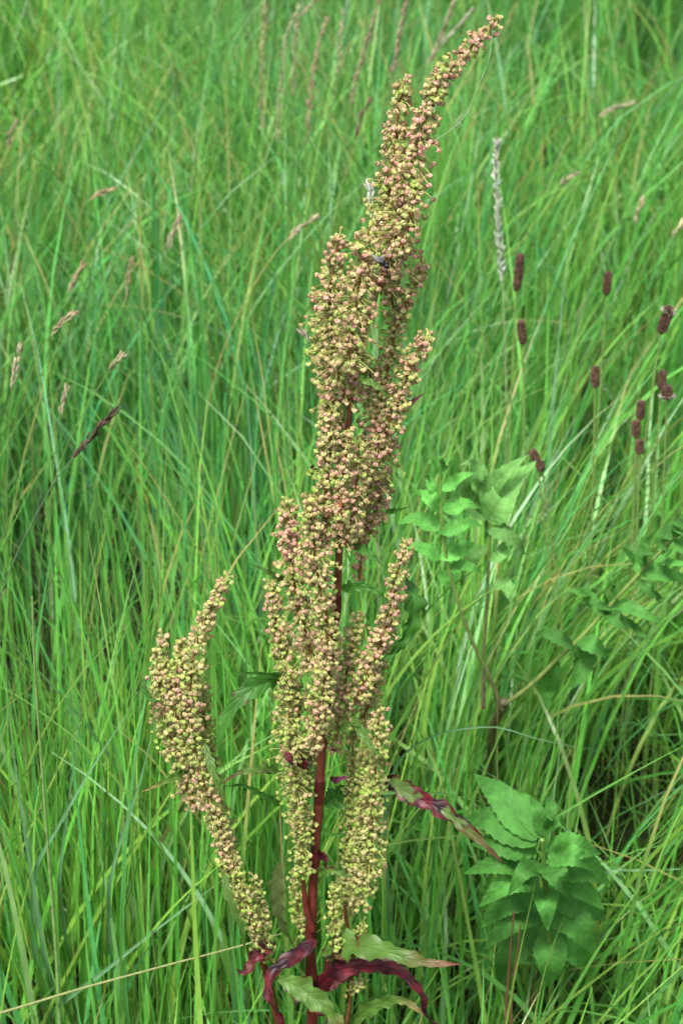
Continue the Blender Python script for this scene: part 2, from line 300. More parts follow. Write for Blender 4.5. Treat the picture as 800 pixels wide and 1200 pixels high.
# each spike: photo points (px, py), radius px at start -> end (start = tip), depth offset m, greenness, keep
SPIKES = [
 ('leader', [(582, 27), (565, 42), (545, 62), (527, 80), (510, 105), (500, 135), (489, 170), (479, 205), (469, 250), (457, 300), (444, 340)], [7, 12, 13, 15, 18, 22, 24, 26, 28, 30, 30], 0, .12, 1),
 ('top', [(474, 93), (468, 125), (463, 160), (459, 200), (452, 245), (447, 280)], [9, 14, 17, 19, 21, 22], .012, .3, 1),
 ('top', [(488, 215), (482, 250), (470, 290)], [10, 16, 18], -.02, .15, .9),
 ('col', [(398, 278), (392, 310), (386, 345), (388, 385), (396, 430), (406, 470)], [9, 17, 23, 26, 26, 22], -.012, .22, 1),
 ('col', [(432, 268), (424, 310), (418, 350), (412, 400), (410, 440)], [14, 22, 26, 27, 26], -.03, .15, 1),
 ('col', [(493, 300), (490, 325), (478, 350), (462, 385)], [7, 10, 10, 8], .01, .25, .75),
 ('col', [(458, 300), (455, 330), (462, 370), (460, 400), (452, 440), (440, 480)], [13, 14, 14, 16, 18, 18], .015, .35, .8),
 ('right', [(500, 393), (488, 415), (478, 440), (466, 470), (452, 505), (440, 530)], [11, 14, 15, 17, 18, 16], -.01, .15, 1),
 ('col', [(376, 370), (379, 410), (385, 450), (391, 500), (397, 540)], [10, 16, 18, 20, 18], .01, .45, 1),
 ('mid', [(432, 430), (440, 470), (446, 510), (438, 550), (425, 590)], [14, 22, 24, 24, 18], .0, .3, 1),
 ('mid', [(388, 480), (386, 520), (383, 560), (380, 600), (384, 640)], [12, 16, 18, 20, 20], -.015, .4, 1),
 ('mid', [(452, 560), (444, 590), (432, 615), (418, 640)], [12, 18, 18, 12], .01, .3, .9),
 ('mid', [(420, 520), (418, 560), (414, 600), (404, 640)], [12, 16, 17, 12], -.025, .25, .9),
 ('mid', [(409, 508), (404, 535), (401, 575), (397, 612)], [7, 10, 11, 8], -.035, .25, .7),
 ('low', [(336, 590), (338, 625), (342, 665), (350, 710), (360, 750), (370, 790)], [10, 18, 23, 25, 24, 20], -.01, .2, 1),
 ('low', [(362, 585), (365, 620), (370, 660), (377, 700), (384, 740), (388, 780)], [12, 18, 21, 20, 17, 16], -.03, .25, 1),
 ('low', [(318, 685), (322, 720), (330, 760), (340, 800), (350, 840)], [7, 13, 17, 19, 18], .008, .35, .95),
 ('low', [(430, 600), (424, 640), (420, 680)], [9, 11, 7], .015, .3, .6),
 ('right', [(478, 635), (467, 665), (462, 700), (452, 735), (440, 765), (428, 795), (415, 825)], [8, 12, 14, 16, 17, 17, 15], -.012, .22, 1),
 ('low', [(420, 720), (412, 760), (404, 800), (398, 840), (390, 880)], [9, 15, 18, 18, 14], .0, .3, .85),
 ('low', [(446, 770), (440, 800), (430, 830), (418, 855)], [8, 13, 15, 12], .01, .35, .8),
 ('base', [(335, 780), (338, 820), (340, 860), (344, 900), (350, 950), (354, 1000), (356, 1030)], [11, 19, 22, 22, 20, 17, 12], -.01, .55, 1),
 ('base', [(382, 775), (378, 815), (370, 850), (368, 880)], [14, 19, 18, 12], -.03, .35, 1),
 ('base', [(445, 835), (442, 870), (440, 910), (436, 950), (434, 990), (430, 1030), (422, 1060)], [12, 17, 18, 19, 21, 20, 14], -.01, .45, 1),
 ('base', [(415, 850), (412, 900), (410, 950), (408, 1000), (405, 1050), (402, 1085)], [8, 10, 11, 13, 14, 10], .015, .75, .8),
 ('base', [(345, 1020), (346, 1045), (350, 1075), (356, 1095)], [8, 10, 9, 6], .012, .75, .8),
 ('base', [(425, 1085), (418, 1105), (411, 1125)], [10, 13, 8], -.01, .7, .9),
 ('base', [(424, 1150), (416, 1158), (411, 1166)], [9, 10, 7], -.012, .6, .9),
 ('side', [(264, 684), (252, 706), (238, 734), (228, 762), (224, 795), (222, 830), (226, 870), (236, 910), (250, 950), (264, 990), (274, 1015)], [8, 11, 13, 16, 19, 20, 20, 18, 17, 15, 11], -.02, .3, .9),
 ('side', [(190, 750), (188, 775), (188, 805), (194, 840), (204, 875), (216, 910), (228, 945)], [6, 14, 19, 20, 20, 18, 15], -.005, .35, 1),
 ('side', [(214, 752), (208, 785), (206, 820), (212, 860), (224, 900)], [8, 14, 17, 18, 16], -.012, .35, .9),
 ('side', [(262, 1000), (272, 1025), (282, 1050), (290, 1075)], [13, 13, 11, 7], -.006, .5, .9),
 ('side', [(258, 930), (264, 960), (270, 990), (278, 1020)], [6, 10, 11, 8], .01, .7, .6),
 ('base', [(372, 830), (366, 870), (358, 910), (352, 950)], [12, 15, 14, 10], .012, .6, .9),
 ('base', [(425, 880), (424, 930), (421, 980), (418, 1030), (412, 1070)], [9, 13, 14, 15, 10], .005, .65, .9),
 ('base', [(392, 1040), (391, 1070), (396, 1100), (404, 1120)], [7, 11, 12, 8], -.02, .75, .9),
 ('side', [(274, 1010), (284, 1042), (294, 1078), (302, 1112)], [11, 13, 12, 7], -.028, .6, .7),
 ('side', [(236, 800), (240, 840), (244, 880), (252, 920)], [9, 13, 14, 12], .01, .75, .9),
 ('side', [(298, 1032), (304, 1060), (310, 1090), (315, 1125)], [8, 11, 12, 9], -.015, .55, .95),
 ('side', [(270, 1020), (276, 1045), (284, 1065)], [9, 9, 6], -.01, .45, .9),
]
# bare stalks that carry the side shoots
def stalk(pts, r0, r1, col=RED2, dy=0.0):
    mb = MB(); c = spline(PD(pts, dy), 30); tube(mb, c, np.linspace(r0, r1, 30), np.tile(col, (30, 1)), 8); return mb.build('side_stem', M_stem, dock)
stalk([(352, 1330), (330, 1220), (312, 1140), (298, 1095), (288, 1055), (274, 1012), (262, 985)], .0036, .0022, np.array([.085, .03, .012]), -.01)
stalk([(404, 1330), (406, 1200), (411, 1165), (411, 1120), (404, 1060)], .0026, .0014, np.array([.10, .045, .015]), -.008)
stalk([(366, 1090), (358, 1060), (355, 1030)], .003, .0018, np.array([.09, .015, .012]), -.008)
stalk([(372, 1180), (380, 1150), (384, 1125)], .003, .0018, RED, .01)

PXM = FPX / 1.33
cand = []
spike_objs = []
for si, (nm, pts, rad, dy, green, keep) in enumerate(SPIKES):
    n = 80; c = spline(PD(pts, dy), n); L = np.linalg.norm(np.diff(c, axis=0), axis=1).sum()
    rr = np.interp(np.linspace(0, 1, n), np.linspace(0, 1, len(rad)), rad) / PXM
    ax = MB(); tube(ax, c, np.linspace(.0006, .0017, n), np.tile(np.array([.22, .16, .05]) if green > .4 else np.array([.24, .09, .04]), (n, 1)), 5)
    fr = []
    nw = max(3, int(L / .0052))
    for w in range(nw):
        u = (w + .5 + random.uniform(-.25, .25)) / nw; k = min(n - 1, int(u * (n - 1))); p = c[k]; r = rr[k]; t = norm(c[max(0, k-1)] - c[min(n-1, k+1)])
        lobe = random.uniform(0, 6.283); lump = .84 + .46 * math.sin(w * 1.9 + si * 2.1) * (1 if r > .012 else .4) + random.uniform(-.06, .06)
        hue = random.random(); m = int((5.2 + r * PXM * .70) * keep * random.uniform(.75, 1.15)); ph = random.uniform(0, 6.283)
        for q in range(m):
            th = ph + q * 2.39996; rd = r * lump * math.sqrt(random.uniform(.1, 1.1)) * (.92 + .34 * max(0, math.cos((th - lobe) * 1.5)))
            a = norm(np.cross(t, [0, 1, .2])); b = np.cross(t, a); out = a * math.cos(th) + b * math.sin(th)
            att = p + t * random.uniform(-.003, .004)
            f0 = att + out * rd * .93 + np.array([0, 0, .0025 - .24 * rd]) + t * random.uniform(-.004, .004)
            aim = norm(out * random.uniform(.25, .9) + np.array([0, 0, -.75]) + rng.normal(size=3) * .28)
            fr.append((f0, aim, att, random.uniform(0, 6.28), random.uniform(.0018, .0027) * (.9 if green > .5 else 1), u, hue))
    for f in fr:      # hair-thin stalklets
        mid = (f[2] + f[0]) / 2 + np.array([0, 0, .0022]); pc = np.array([f[2], mid, f[0]]); tube(ax, pc, .00035, np.array([.34, .36, .10]), 3)
    so = ax.build('flower_spike', M_stem, dock); spike_objs.append(so)
    for f in fr: cand.append((f, si, green))
# the 300 fruits nearest the lens of their spike are objects of their own, the rest one mass per spike
order = sorted(range(len(cand)), key=lambda q: cand[q][0][0][1] + random.uniform(0, .02) )
single = set(order[:300]); rest = {}
for q, (f, si, g) in enumerate(cand):
    low_ = min(1, max(0, (.62 - f[0][2]) / .3)); gg = min(1, max(0, g + .15 + .35 * low_ + .3 * math.sin(f[5] * 9 + si) + random.uniform(-.35, .35))); pz = .6 * f[6] + .6 * random.random() - .1; pz = pz * 1.5 - .22; pp = min(1, max(0, pz * (1.1 - .75 * g) * (.55 + .45 * min(1, (f[0][2] - .2) / .45))))
    if q in single:
        if g > .5: me = FRUIT_MESH[random.choice((4, 5, 7, 2))]
        else: me = FRUIT_MESH[random.choice((0, 1, 2, 3, 4, 5, 7))]
        o = bpy.data.objects.new('fruit', me); COL.objects.link(o); o.parent = spike_objs[si]
        axv = Vector(f[1]); o.rotation_euler = (axv.to_track_quat('Z', 'Y') @ __import__('mathutils').Quaternion((0, 0, 1), f[3])).to_euler()
        o.location = Vector(f[0]); sz = f[4]; o.scale = (sz, sz, sz)
    else:
        add_fruit(rest.setdefault(si, MB()), f[0], f[1], f[3], f[4], fruit_colour(gg, pp) * random.uniform(.8, 1.16))
for si, mb in rest.items():
    o = mb.build('fruit_mass', M_fruit, spike_objs[si], False); o['kind'] = 'stuff'
print('fruits', len(cand))

# dock leaves: photo points with depth offset, width px
CAMN = np.array([0, -1, .45])
G1 = np.array([.085, .18, .03]); G2 = np.array([.045, .165, .02]); PINK = np.array([.18, .055, .05]); MAR = np.array([.09, .012, .018])
def dleaf(pts, wpx, col, red=0.0, tip=None, hint=CAMN, wave=.12, wf=5.5, fold=.25, twist=0, prof='lance', label=None, n=48):
    mb = MB(); leaf(mb, PD(pts), wpx / PXM, hint, np.asarray(col) * .7, n=n, across=8, fold=fold, wave=wave, wfreq=wf, prof=prof, tipcol=tip, twist=twist, red=red, phase=random.uniform(0, 6))
    o = mb.build('leaf', M_dleaf, dock)
    if label: o['label'] = label
    return o
dleaf([(376, 1118, -.01), (415, 1108, -.03), (455, 1116, -.045), (500, 1128, -.055), (540, 1130, -.06)], 33, G1 * 1.15, .10, PINK, hint=(0.1, -.75, .65), label='green leaf with red blotched margin pointing right')
dleaf([(370, 1160, -.01), (395, 1138, -.02), (430, 1131, -.025), (466, 1138, -.03), (490, 1160, -.04), (500, 1190, -.045), (530, 1215, -.05)], 24, MAR * 1.3, .5, hint=(.2, -.8, .5), wave=.13, wf=6, twist=.8, prof='strap', label='dark crimson crumpled leaf drooping to the right')
dleaf([(370, 1102, -.005), (350, 1118, -.015), (325, 1135, -.025), (314, 1158, -.035), (325, 1185, -.045), (350, 1225, -.05)], 20, MAR, .5, hint=(-.4, -.8, .4), wave=.14, wf=5, twist=-.7, prof='strap', label='maroon curled leaf hanging on the left of the stem')
dleaf([(325, 1146, -.03), (352, 1158, -.035), (380, 1180, -.045), (412, 1225, -.05)], 32, G1 * 1.2, .10, PINK, hint=(-.2, -.8, .5), label='green leaf with pink tip below the fruit spikes')
dleaf([(452, 912, 0), (480, 930, -.015), (520, 950, -.03), (555, 978, -.04), (590, 1012, -.045)], 24, np.array([.10, .18, .04]), .19, PINK * .8, hint=(-.15, -.8, .55), prof='strap', label='narrow drooping leaf with maroon spots reaching to the right')
dleaf([(345, 796, .0), (315, 798, -.015), (285, 815, -.025), (266, 842, -.03), (258, 870, -.035), (264, 905, -.035)], 23, G2 * 1.15, .08, hint=(-.5, -.8, .1), prof='lance', wave=.06, label='curved green leaf with dark spots left of the stem')
dleaf([(330, 905, .0), (305, 902, -.015), (280, 906, -.02), (258, 920, -.025)], 13, G1, .14, PINK, hint=(0, -.6, .8))
dleaf([(332, 945, .0), (305, 930, -.01), (282, 920, -.015), (262, 922, -.02)], 9, G2, 0)
dleaf([(476, 678, .005), (484, 700, -.01), (482, 730, -.015), (464, 760, -.02), (438, 780, -.022)], 25, G2 * 1.1, 0, hint=(.5, -.8, .2), label='dark green leaf curving behind the right spike')
dleaf([(412, 840, -.02), (424, 858, -.035), (436, 876, -.045), (452, 890, -.05)], 11, G1, 0)
dleaf([(395, 855, -.02), (410, 848, -.03), (424, 850, -.035)], 8, G1, .05)
dleaf([(400, 690, -.01), (418, 688, -.025), (440, 692, -.03), (455, 705, -.03)], 13, G2 * 1.1, .03)
dleaf([(403, 632, -.005), (420, 640, -.02), (436, 652, -.03), (450, 664, -.035)], 15, G2 * 1.1, .08, label='green bract with a maroon tip in the middle of the panicle')
dleaf([(416, 440, -.03), (430, 446, -.04), (446, 456, -.045), (458, 470, -.045)], 9, G1 * 1.1, 0)
dleaf([(474, 475, -.0), (484, 470, -.015), (496, 461, -.02)], 9, np.array([.16, .05, .09]), .1, label='small purple bract beside the right spike')
dleaf([(452, 600, 0), (465, 598, -.01), (480, 594, -.015)], 7, G2, 0)
dleaf([(372, 555, 0), (366, 548, -.01), (368, 545, -.02)], 8, MAR, .5)
dleaf([(345, 690, 0), (332, 680, -.01), (314, 670, -.02), (292, 660, -.02)], 9, G1, 0)
dleaf([(345, 800, 0), (310, 790, -.02), (275, 788, -.03), (262, 787, -.03)], 6, G2, .02)
dleaf([(352, 900, -.02), (356, 892, -.03), (352, 884, -.03)], 13, MAR, .5)
dleaf([(335, 880, -.025), (340, 892, -.03), (345, 898, -.03)], 9, MAR, .5)
dleaf([(388, 915, -.0), (400, 912, -.015), (410, 911, -.02)], 11, np.array([.2, .06, .12]), .15)
dleaf([(372, 1000, -.0), (382, 1010, -.02), (380, 1018, -.02)], 12, PINK, .3)
dleaf([(372, 1022, -.01), (390, 1020, -.025), (415, 1030, -.03)], 13, G1 * 1.2, .07)
dleaf([(380, 945, .0), (400, 930, .02), (428, 916, .03)], 28, G2 * 1.1, 0, hint=(0, -.8, .5))
dleaf([(375, 970, 0), (390, 978, -.015), (410, 975, -.02)], 7, G2, 0)
dleaf([(240, 870, -.03), (250, 905, -.045), (262, 935, -.05), (268, 950, -.05)], 10, G1 * 1.1, 0)
dleaf([(222, 902, -.0), (205, 910, -.02), (185, 920, -.03), (166, 928, -.03)], 10, G1 * 1.3, 0, np.array([.25, .14, .06]))
dleaf([(262, 1020, -.03), (268, 1050, -.04), (282, 1085, -.045), (288, 1120, -.045)], 11, G1, .02, label='narrow green leaf hanging along the left side stem')
dleaf([(328, 1010, .03), (325, 1040, .03), (330, 1080, .03), (345, 1110, .03)], 22, np.array([.14, .2, .06]), 0, hint=(-.3, -.9, .2))
dleaf([(168, 795, -.01), (170, 810, -.02), (180, 820, -.03), (192, 822, -.03)], 8, G2, 0)
dleaf([(320, 1105, -.01), (300, 1120, -.03), (285, 1140, -.04), (276, 1135, -.04)], 22, PINK * .9, .12, hint=(-.2, -.7, .6), wave=.15, label='pinkish brown shrivelled leaf at the lower left')
dleaf([(360, 1160, 0), (400, 1145, .01), (425, 1140, .015)], 26, PINK, .05)
dleaf([(410, 1200, 0), (440, 1178, -.01), (470, 1172, -.02), (505, 1195, -.03)], 20, G1 * 1.2, .03, np.array([.2, .1, .05]))

# ------------------------------------------------------------------ leafy plants on the right
LG = np.array([.068, .22, .04]); LY = np.array([.14, .33, .085])
def leaf_at(root, base, d, length, width, col, nup=(0, -.45, .9), droop=.25, serr=.2, prof='lance', nser=10, fold=.22):
    d = norm(d); base = np.asarray(base, float); n0 = norm(np.asarray(nup, float))
    pts = [base, base + d * length * .3 + n0 * length * .04, base + d * length * .65 - np.array([0, 0, droop * length * .18]), base + d * length - np.array([0, 0, droop * length * .5])]
    mb = MB(); leaf(mb, pts, width, n0, col * random.uniform(.85, 1.15), n=44, across=6, fold=fold, serr=serr, nser=nser, prof=prof, wave=.012, wfreq=2.3)
    return mb.build('leaf', M_leaf, root)
up = empty('branching_leafy_plant', P(583, 900, Y_UP) * np.array([1, 1, 0]) + np.array([0, 0, float(ground_z(.1, Y_UP))]), 'leafy green plant with toothed leaves on forked stems right of the dock', 'leafy plant')
PXU = FPX / 1.58
def PU(pts): return np.array([P(p[0], p[1], Y_UP + (p[2] if len(p) > 2 else 0)) for p in pts])
def ustem(pts, r0, r1, c0, c1):
    mb = MB(); c = spline(PU(pts), 30); k = np.linspace(0, 1, 30)[:, None]; tube(mb, c, np.linspace(r0, r1, 30), np.asarray(c0) * (1 - k ** .6) + np.asarray(c1) * k ** .6, 8); mb.build('stem', M_gstem, up); return c
BR = np.array([.12, .10, .05]); SG = np.array([.17, .30, .06]); PUR = np.array([.13, .07, .07])
ustem([(570, 990, .16), (574, 900, .10), (579, 850, .03), (590, 822)], .0042, .0042, BR * .8, BR)
sA = ustem([(588, 832), (572, 790), (556, 758), (544, 728), (532, 690), (522, 650), (517, 600), (515, 560), (516, 540)], .0021, .0010, BR, SG * .9)
sC = ustem([(590, 826), (620, 804), (650, 775), (682, 745), (712, 712), (745, 676), (790, 630), (840, 585)], .0023, .0013, np.array([.17, .20, .05]), SG)
sB = ustem([(566, 830, .03), (566, 770, .03), (570, 710, .03), (572, 660, .03), (574, 610, .03), (572, 560, .03)], .0020, .0012, PUR, SG * .8)
def uleaf(pts, wpx, col, nup=(0, -.7, .7), serr=.18, prof='lance', nser=9):
    mb = MB(); leaf(mb, PU(pts), 1.35 * wpx / PXU, nup, col * random.uniform(.9, 1.12), n=44, across=6, fold=.22, serr=serr, nser=nser, prof=prof, wave=.006, wfreq=1.6); mb.build('leaf', M_leaf, up)
for pts, w in [   # left shoot
  ([(515, 655), (500, 645), (482, 640), (470, 643)], 16), ([(515, 655), (530, 648), (545, 642), (562, 640)], 18),
  ([(514, 622), (500, 612), (485, 608), (466, 614)], 20), ([(516, 622), (535, 618), (550, 612), (566, 618)], 17),
  ([(514, 598), (505, 585), (495, 580), (483, 577)], 16), ([(518, 598), (530, 596), (545, 590), (560, 596)], 16),
  ([(514, 580), (506, 570), (502, 560), (500, 555)], 10), ([(517, 575), (530, 566), (542, 558), (556, 554)], 15),
  ([(516, 556), (512, 548), (504, 541), (500, 542)], 8), ([(517, 556), (520, 545), (528, 538), (532, 535)], 9), ([(516, 548), (516, 540), (518, 534), (520, 530)], 7),
  ([(520, 668), (520, 676), (522, 684), (526, 688)], 13), ([(524, 670), (540, 664), (552, 665), (565, 672)], 14)]: uleaf([(a, b, random.uniform(-.012, .012) * (k > 0)) for k, (a, b) in enumerate(pts)], w, LG * random.uniform(1.2, 1.7))
for pts, w in [   # middle shoot with the large upright leaves
  ([(572, 612), (584, 590), (600, 566), (628, 540)], 33), ([(570, 598), (575, 575), (590, 555), (618, 533)], 24), ([(570, 600), (562, 580), (560, 560), (568, 540)], 20),
  ([(568, 610), (552, 590), (545, 570), (548, 545)], 20), ([(572, 620), (590, 625), (605, 636), (615, 650)], 18), ([(570, 640), (555, 650), (545, 664), (540, 680)], 14),
  ([(574, 690), (590, 685), (600, 700), (606, 712)], 14), ([(572, 655), (585, 650), (590, 640), (594, 630)], 14), ([(572, 560), (558, 548), (548, 542), (538, 545)], 13)]: uleaf([(a, b, .03 + random.uniform(-.015, .01) * (k > 0)) for k, (a, b) in enumerate(pts)], w, LY * random.uniform(.9, 1.15))
for pts, w in [   # right arm
  ([(672, 756), (655, 748), (640, 742), (625, 745)], 17), ([(676, 752), (684, 772), (676, 795), (664, 806)], 26), ([(654, 774), (646, 790), (640, 812), (640, 832)], 22), ([(676, 750), (695, 756), (706, 764), (712, 772)], 20),
  ([(706, 720), (690, 702), (676, 694), (660, 690)], 15), ([(708, 716), (722, 724), (745, 738), (765, 755)], 19), ([(712, 712), (735, 712), (755, 720), (778, 732)], 16),
  ([(722, 700), (718, 690), (716, 680), (714, 668)], 8), ([(704, 722), (706, 714), (708, 706), (710, 697)], 13), ([(748, 674), (744, 660), (736, 650), (726, 640)], 12),
  ([(748, 672), (770, 672), (790, 676), (815, 690)], 18), ([(752, 668), (770, 660), (790, 660), (815, 662)], 16), ([(755, 665), (754, 650), (756, 638), (768, 622)], 17), ([(775, 645), (778, 630), (782, 618), (790, 605)], 17),
  ([(745, 678), (760, 690), (770, 700), (776, 706)], 13), ([(790, 632), (800, 640), (812, 650), (830, 655)], 16), ([(790, 630), (796, 618), (802, 605), (810, 590)], 16)]: uleaf([(a, b, random.uniform(-.025, .015) * (k > 0)) for k, (a, b) in enumerate(pts)], w, LG * random.uniform(.75, 1.2))
for px, py, r in [(515, 600, 45), (520, 660, 35), (590, 575, 50), (575, 640, 35), (690, 735, 45), (655, 790, 26), (745, 680, 45), (785, 650, 40), (583, 822, 8)]: clear(px, py, r, Y_UP + .02)

lo_base = P(640, 1170, Y_LO + .02)
lo = empty('low_leafy_plant', (lo_base[0], Y_LO, float(ground_z(.15, Y_LO))), 'bushy green plant with opposite toothed leaves at the lower right', 'leafy plant')
top = P(635, 984, Y_LO - .085); bot = np.array([lo_base[0] + .01, Y_LO + .03, float(ground_z(.15, Y_LO))])
sl = spline([bot, bot * .5 + top * .5 + np.array([.005, .012, .0]), top], 40)
mb = MB(); tube(mb, sl, np.linspace(.0035, .002, 40), np.tile(SG * .8, (40, 1)), 8); mb.build('stem', M_gstem, lo)
def lleaf(pts, wpx, col, nup=(0, -.7, .7), serr=.16):
    Q = np.array([P(p[0], p[1], Y_LO + p[2]) for p in pts]); mb = MB()
    leaf(mb, Q, 1.15 * wpx / (FPX / 1.5), nup, col * random.uniform(.88, 1.12), n=52, across=6, fold=.25, serr=serr, nser=13, prof='lance', wave=.012, wfreq=2.3); mb.build('leaf', M_leaf, lo)
for b_, m_, t_, w in [
  ((640, 1090, -.02), (641, 1120, -.03), (637, 1158, -.03), 40), ((645, 1080, -.01), (665, 1110, -.02), (690, 1150, -.02), 36), ((632, 1085, -.01), (605, 1115, -.02), (585, 1150, -.02), 36),
  ((642, 1060, -.02), (670, 1085, -.045), (694, 1122, -.05), 46), ((630, 1060, -.02), (600, 1082, -.05), (566, 1112, -.055), 44),
  ((640, 1050, -.03), (680, 1060, -.03), (716, 1080, -.02), 44), ((630, 1045, -.03), (600, 1060, -.05), (568, 1084, -.06), 42), ((640, 1035, -.03), (676, 1042, -.05), (712, 1066, -.06), 42),
  ((634, 1040, -.05), (640, 1065, -.08), (642, 1095, -.085), 36),
  ((630, 1025, -.05), (600, 1038, -.07), (566, 1060, -.08), 38), ((638, 1015, -.05), (676, 1020, -.06), (714, 1032, -.06), 40), ((628, 1015, -.05), (590, 1016, -.07), (546, 1020, -.08), 38),
  ((636, 1010, -.07), (652, 1030, -.10), (672, 1055, -.11), 32), ((630, 1010, -.07), (612, 1030, -.10), (598, 1052, -.11), 30),
  ((638, 998, -.07), (668, 998, -.08), (700, 996, -.08), 34), ((638, 1004, -.07), (672, 1008, -.09), (704, 1012, -.10), 30), ((628, 998, -.07), (592, 994, -.07), (552, 992, -.06), 34),
  ((628, 990, -.08), (588, 970, -.06), (545, 955, -.04), 40), ((628, 985, -.08), (594, 945, -.05), (560, 902, -.02), 38), ((632, 982, -.08), (616, 950, -.05), (600, 922, -.03), 26),
  ((636, 980, -.08), (630, 955, -.07), (622, 936, -.06), 18), ((637, 982, -.08), (646, 955, -.07), (640, 932, -.06), 16), ((636, 975, -.09), (655, 968, -.10), (668, 974, -.10), 14), ((638, 972, -.09), (645, 964, -.1), (650, 958, -.1), 9)]:
    j = [random.uniform(-7, 7), random.uniform(-5, 9)]; m_ = (m_[0] + j[0] * .5, m_[1] - 5, m_[2] - .008); t_ = (t_[0] + j[0], t_[1] + j[1], t_[2] + random.uniform(0, .03)); q1 = tuple((2 * x_ + y_) / 3 for x_, y_ in zip(b_, m_)); lleaf([b_, q1, m_, t_], w, LG * random.uniform(.8, 1.2))
for px, py, r in [(635, 980, 70), (640, 1060, 75), (600, 950, 45)]: clear(px, py, r, Y_LO + .02)

# ------------------------------------------------------------------ flowering grass heads, plantains
def grass_head(pts, Y, headlen_px, wpx, hc, sc_, label, dens=1.0, group=None, cat='fescue', fluffy=False, extend=True):
    """stalk + seed head of spikelets; pts run from the tip down the stalk in photo pixels"""
    Q = [P(a, b, Y) for a, b in pts]; e = Q[-1]; d = norm(Q[-1] - Q[-2]); g = float(ground_z(e[0], Y + .1))
    foot = np.array([e[0] + d[0] * .12, Y + .06, g]); 
    if extend and e[2] > g + .05: Q.append(foot)
    c = spline(Q, 60)[::-1]; px = FPX / (Y / math.cos(PITCH)) * 1.0
    root = empty('flowering_grass', c[0], label, cat, group)  # a flowering grass stalk, species not identified
    mb = MB(); tube(mb, c, np.linspace(.0011, .0005, 60), np.tile(sc_, (60, 1)), 5); mb.build('stalk', M_straw, root)
    seg = np.r_[0, np.cumsum(np.linalg.norm(np.diff(c, axis=0), axis=1))]; Lh = headlen_px / px; W = .78 * wpx / px / 2
    n = int(max(18, Lh / .0018) * dens); pos = []; ax = []
    for q in range(n):
        u = (q + random.random()) / n; sdist = seg[-1] - Lh * (1 - u); k = min(58, max(0, int(np.searchsorted(seg, sdist)) - 1)); t = norm(c[k+1] - c[k])
        w = W * (math.sin(math.pi * min(1, .12 + .88 * u) ** .8) * .75 + .2); o = norm(rng.normal(size=3)); o = norm(o - t * (o @ t))
        fr_ = (sdist - seg[k]) if k < 58 else 0; pos.append(c[k] + t * fr_ + o * w * random.uniform(.1, .7)); ax.append(t + o * random.uniform(.1, .55 if fluffy else .3))
    cc = np.asarray(hc)[None] * np.array([.95, 1.02, 1.06]) * rng.uniform(.7, 1.3, (n, 1)) * (1 + rng.normal(0, .06, (n, 3)))
    mb = MB(); blobs(mb, pos, np.array(ax), rng.uniform(.007, .012, n), min(.0012, W * .4), np.clip(cc, 0, 1), 4); mb.build('seed_head', M_seed, root)
    for u in np.linspace(0, 1, 4):
        a = pts[0]; b = pts[min(1, len(pts) - 1)]; clear(a[0] * (1-u) + b[0] * u, a[1] * (1-u) + b[1] * u, 8, Y)
    return root
TAN = (.42, .30, .17); BRN = (.22, .13, .09); PALE = (.50, .50, .34); GRS = (.14, .26, .06); STR = (.38, .34, .14)
GT = 'pale seed heads along the top edge'
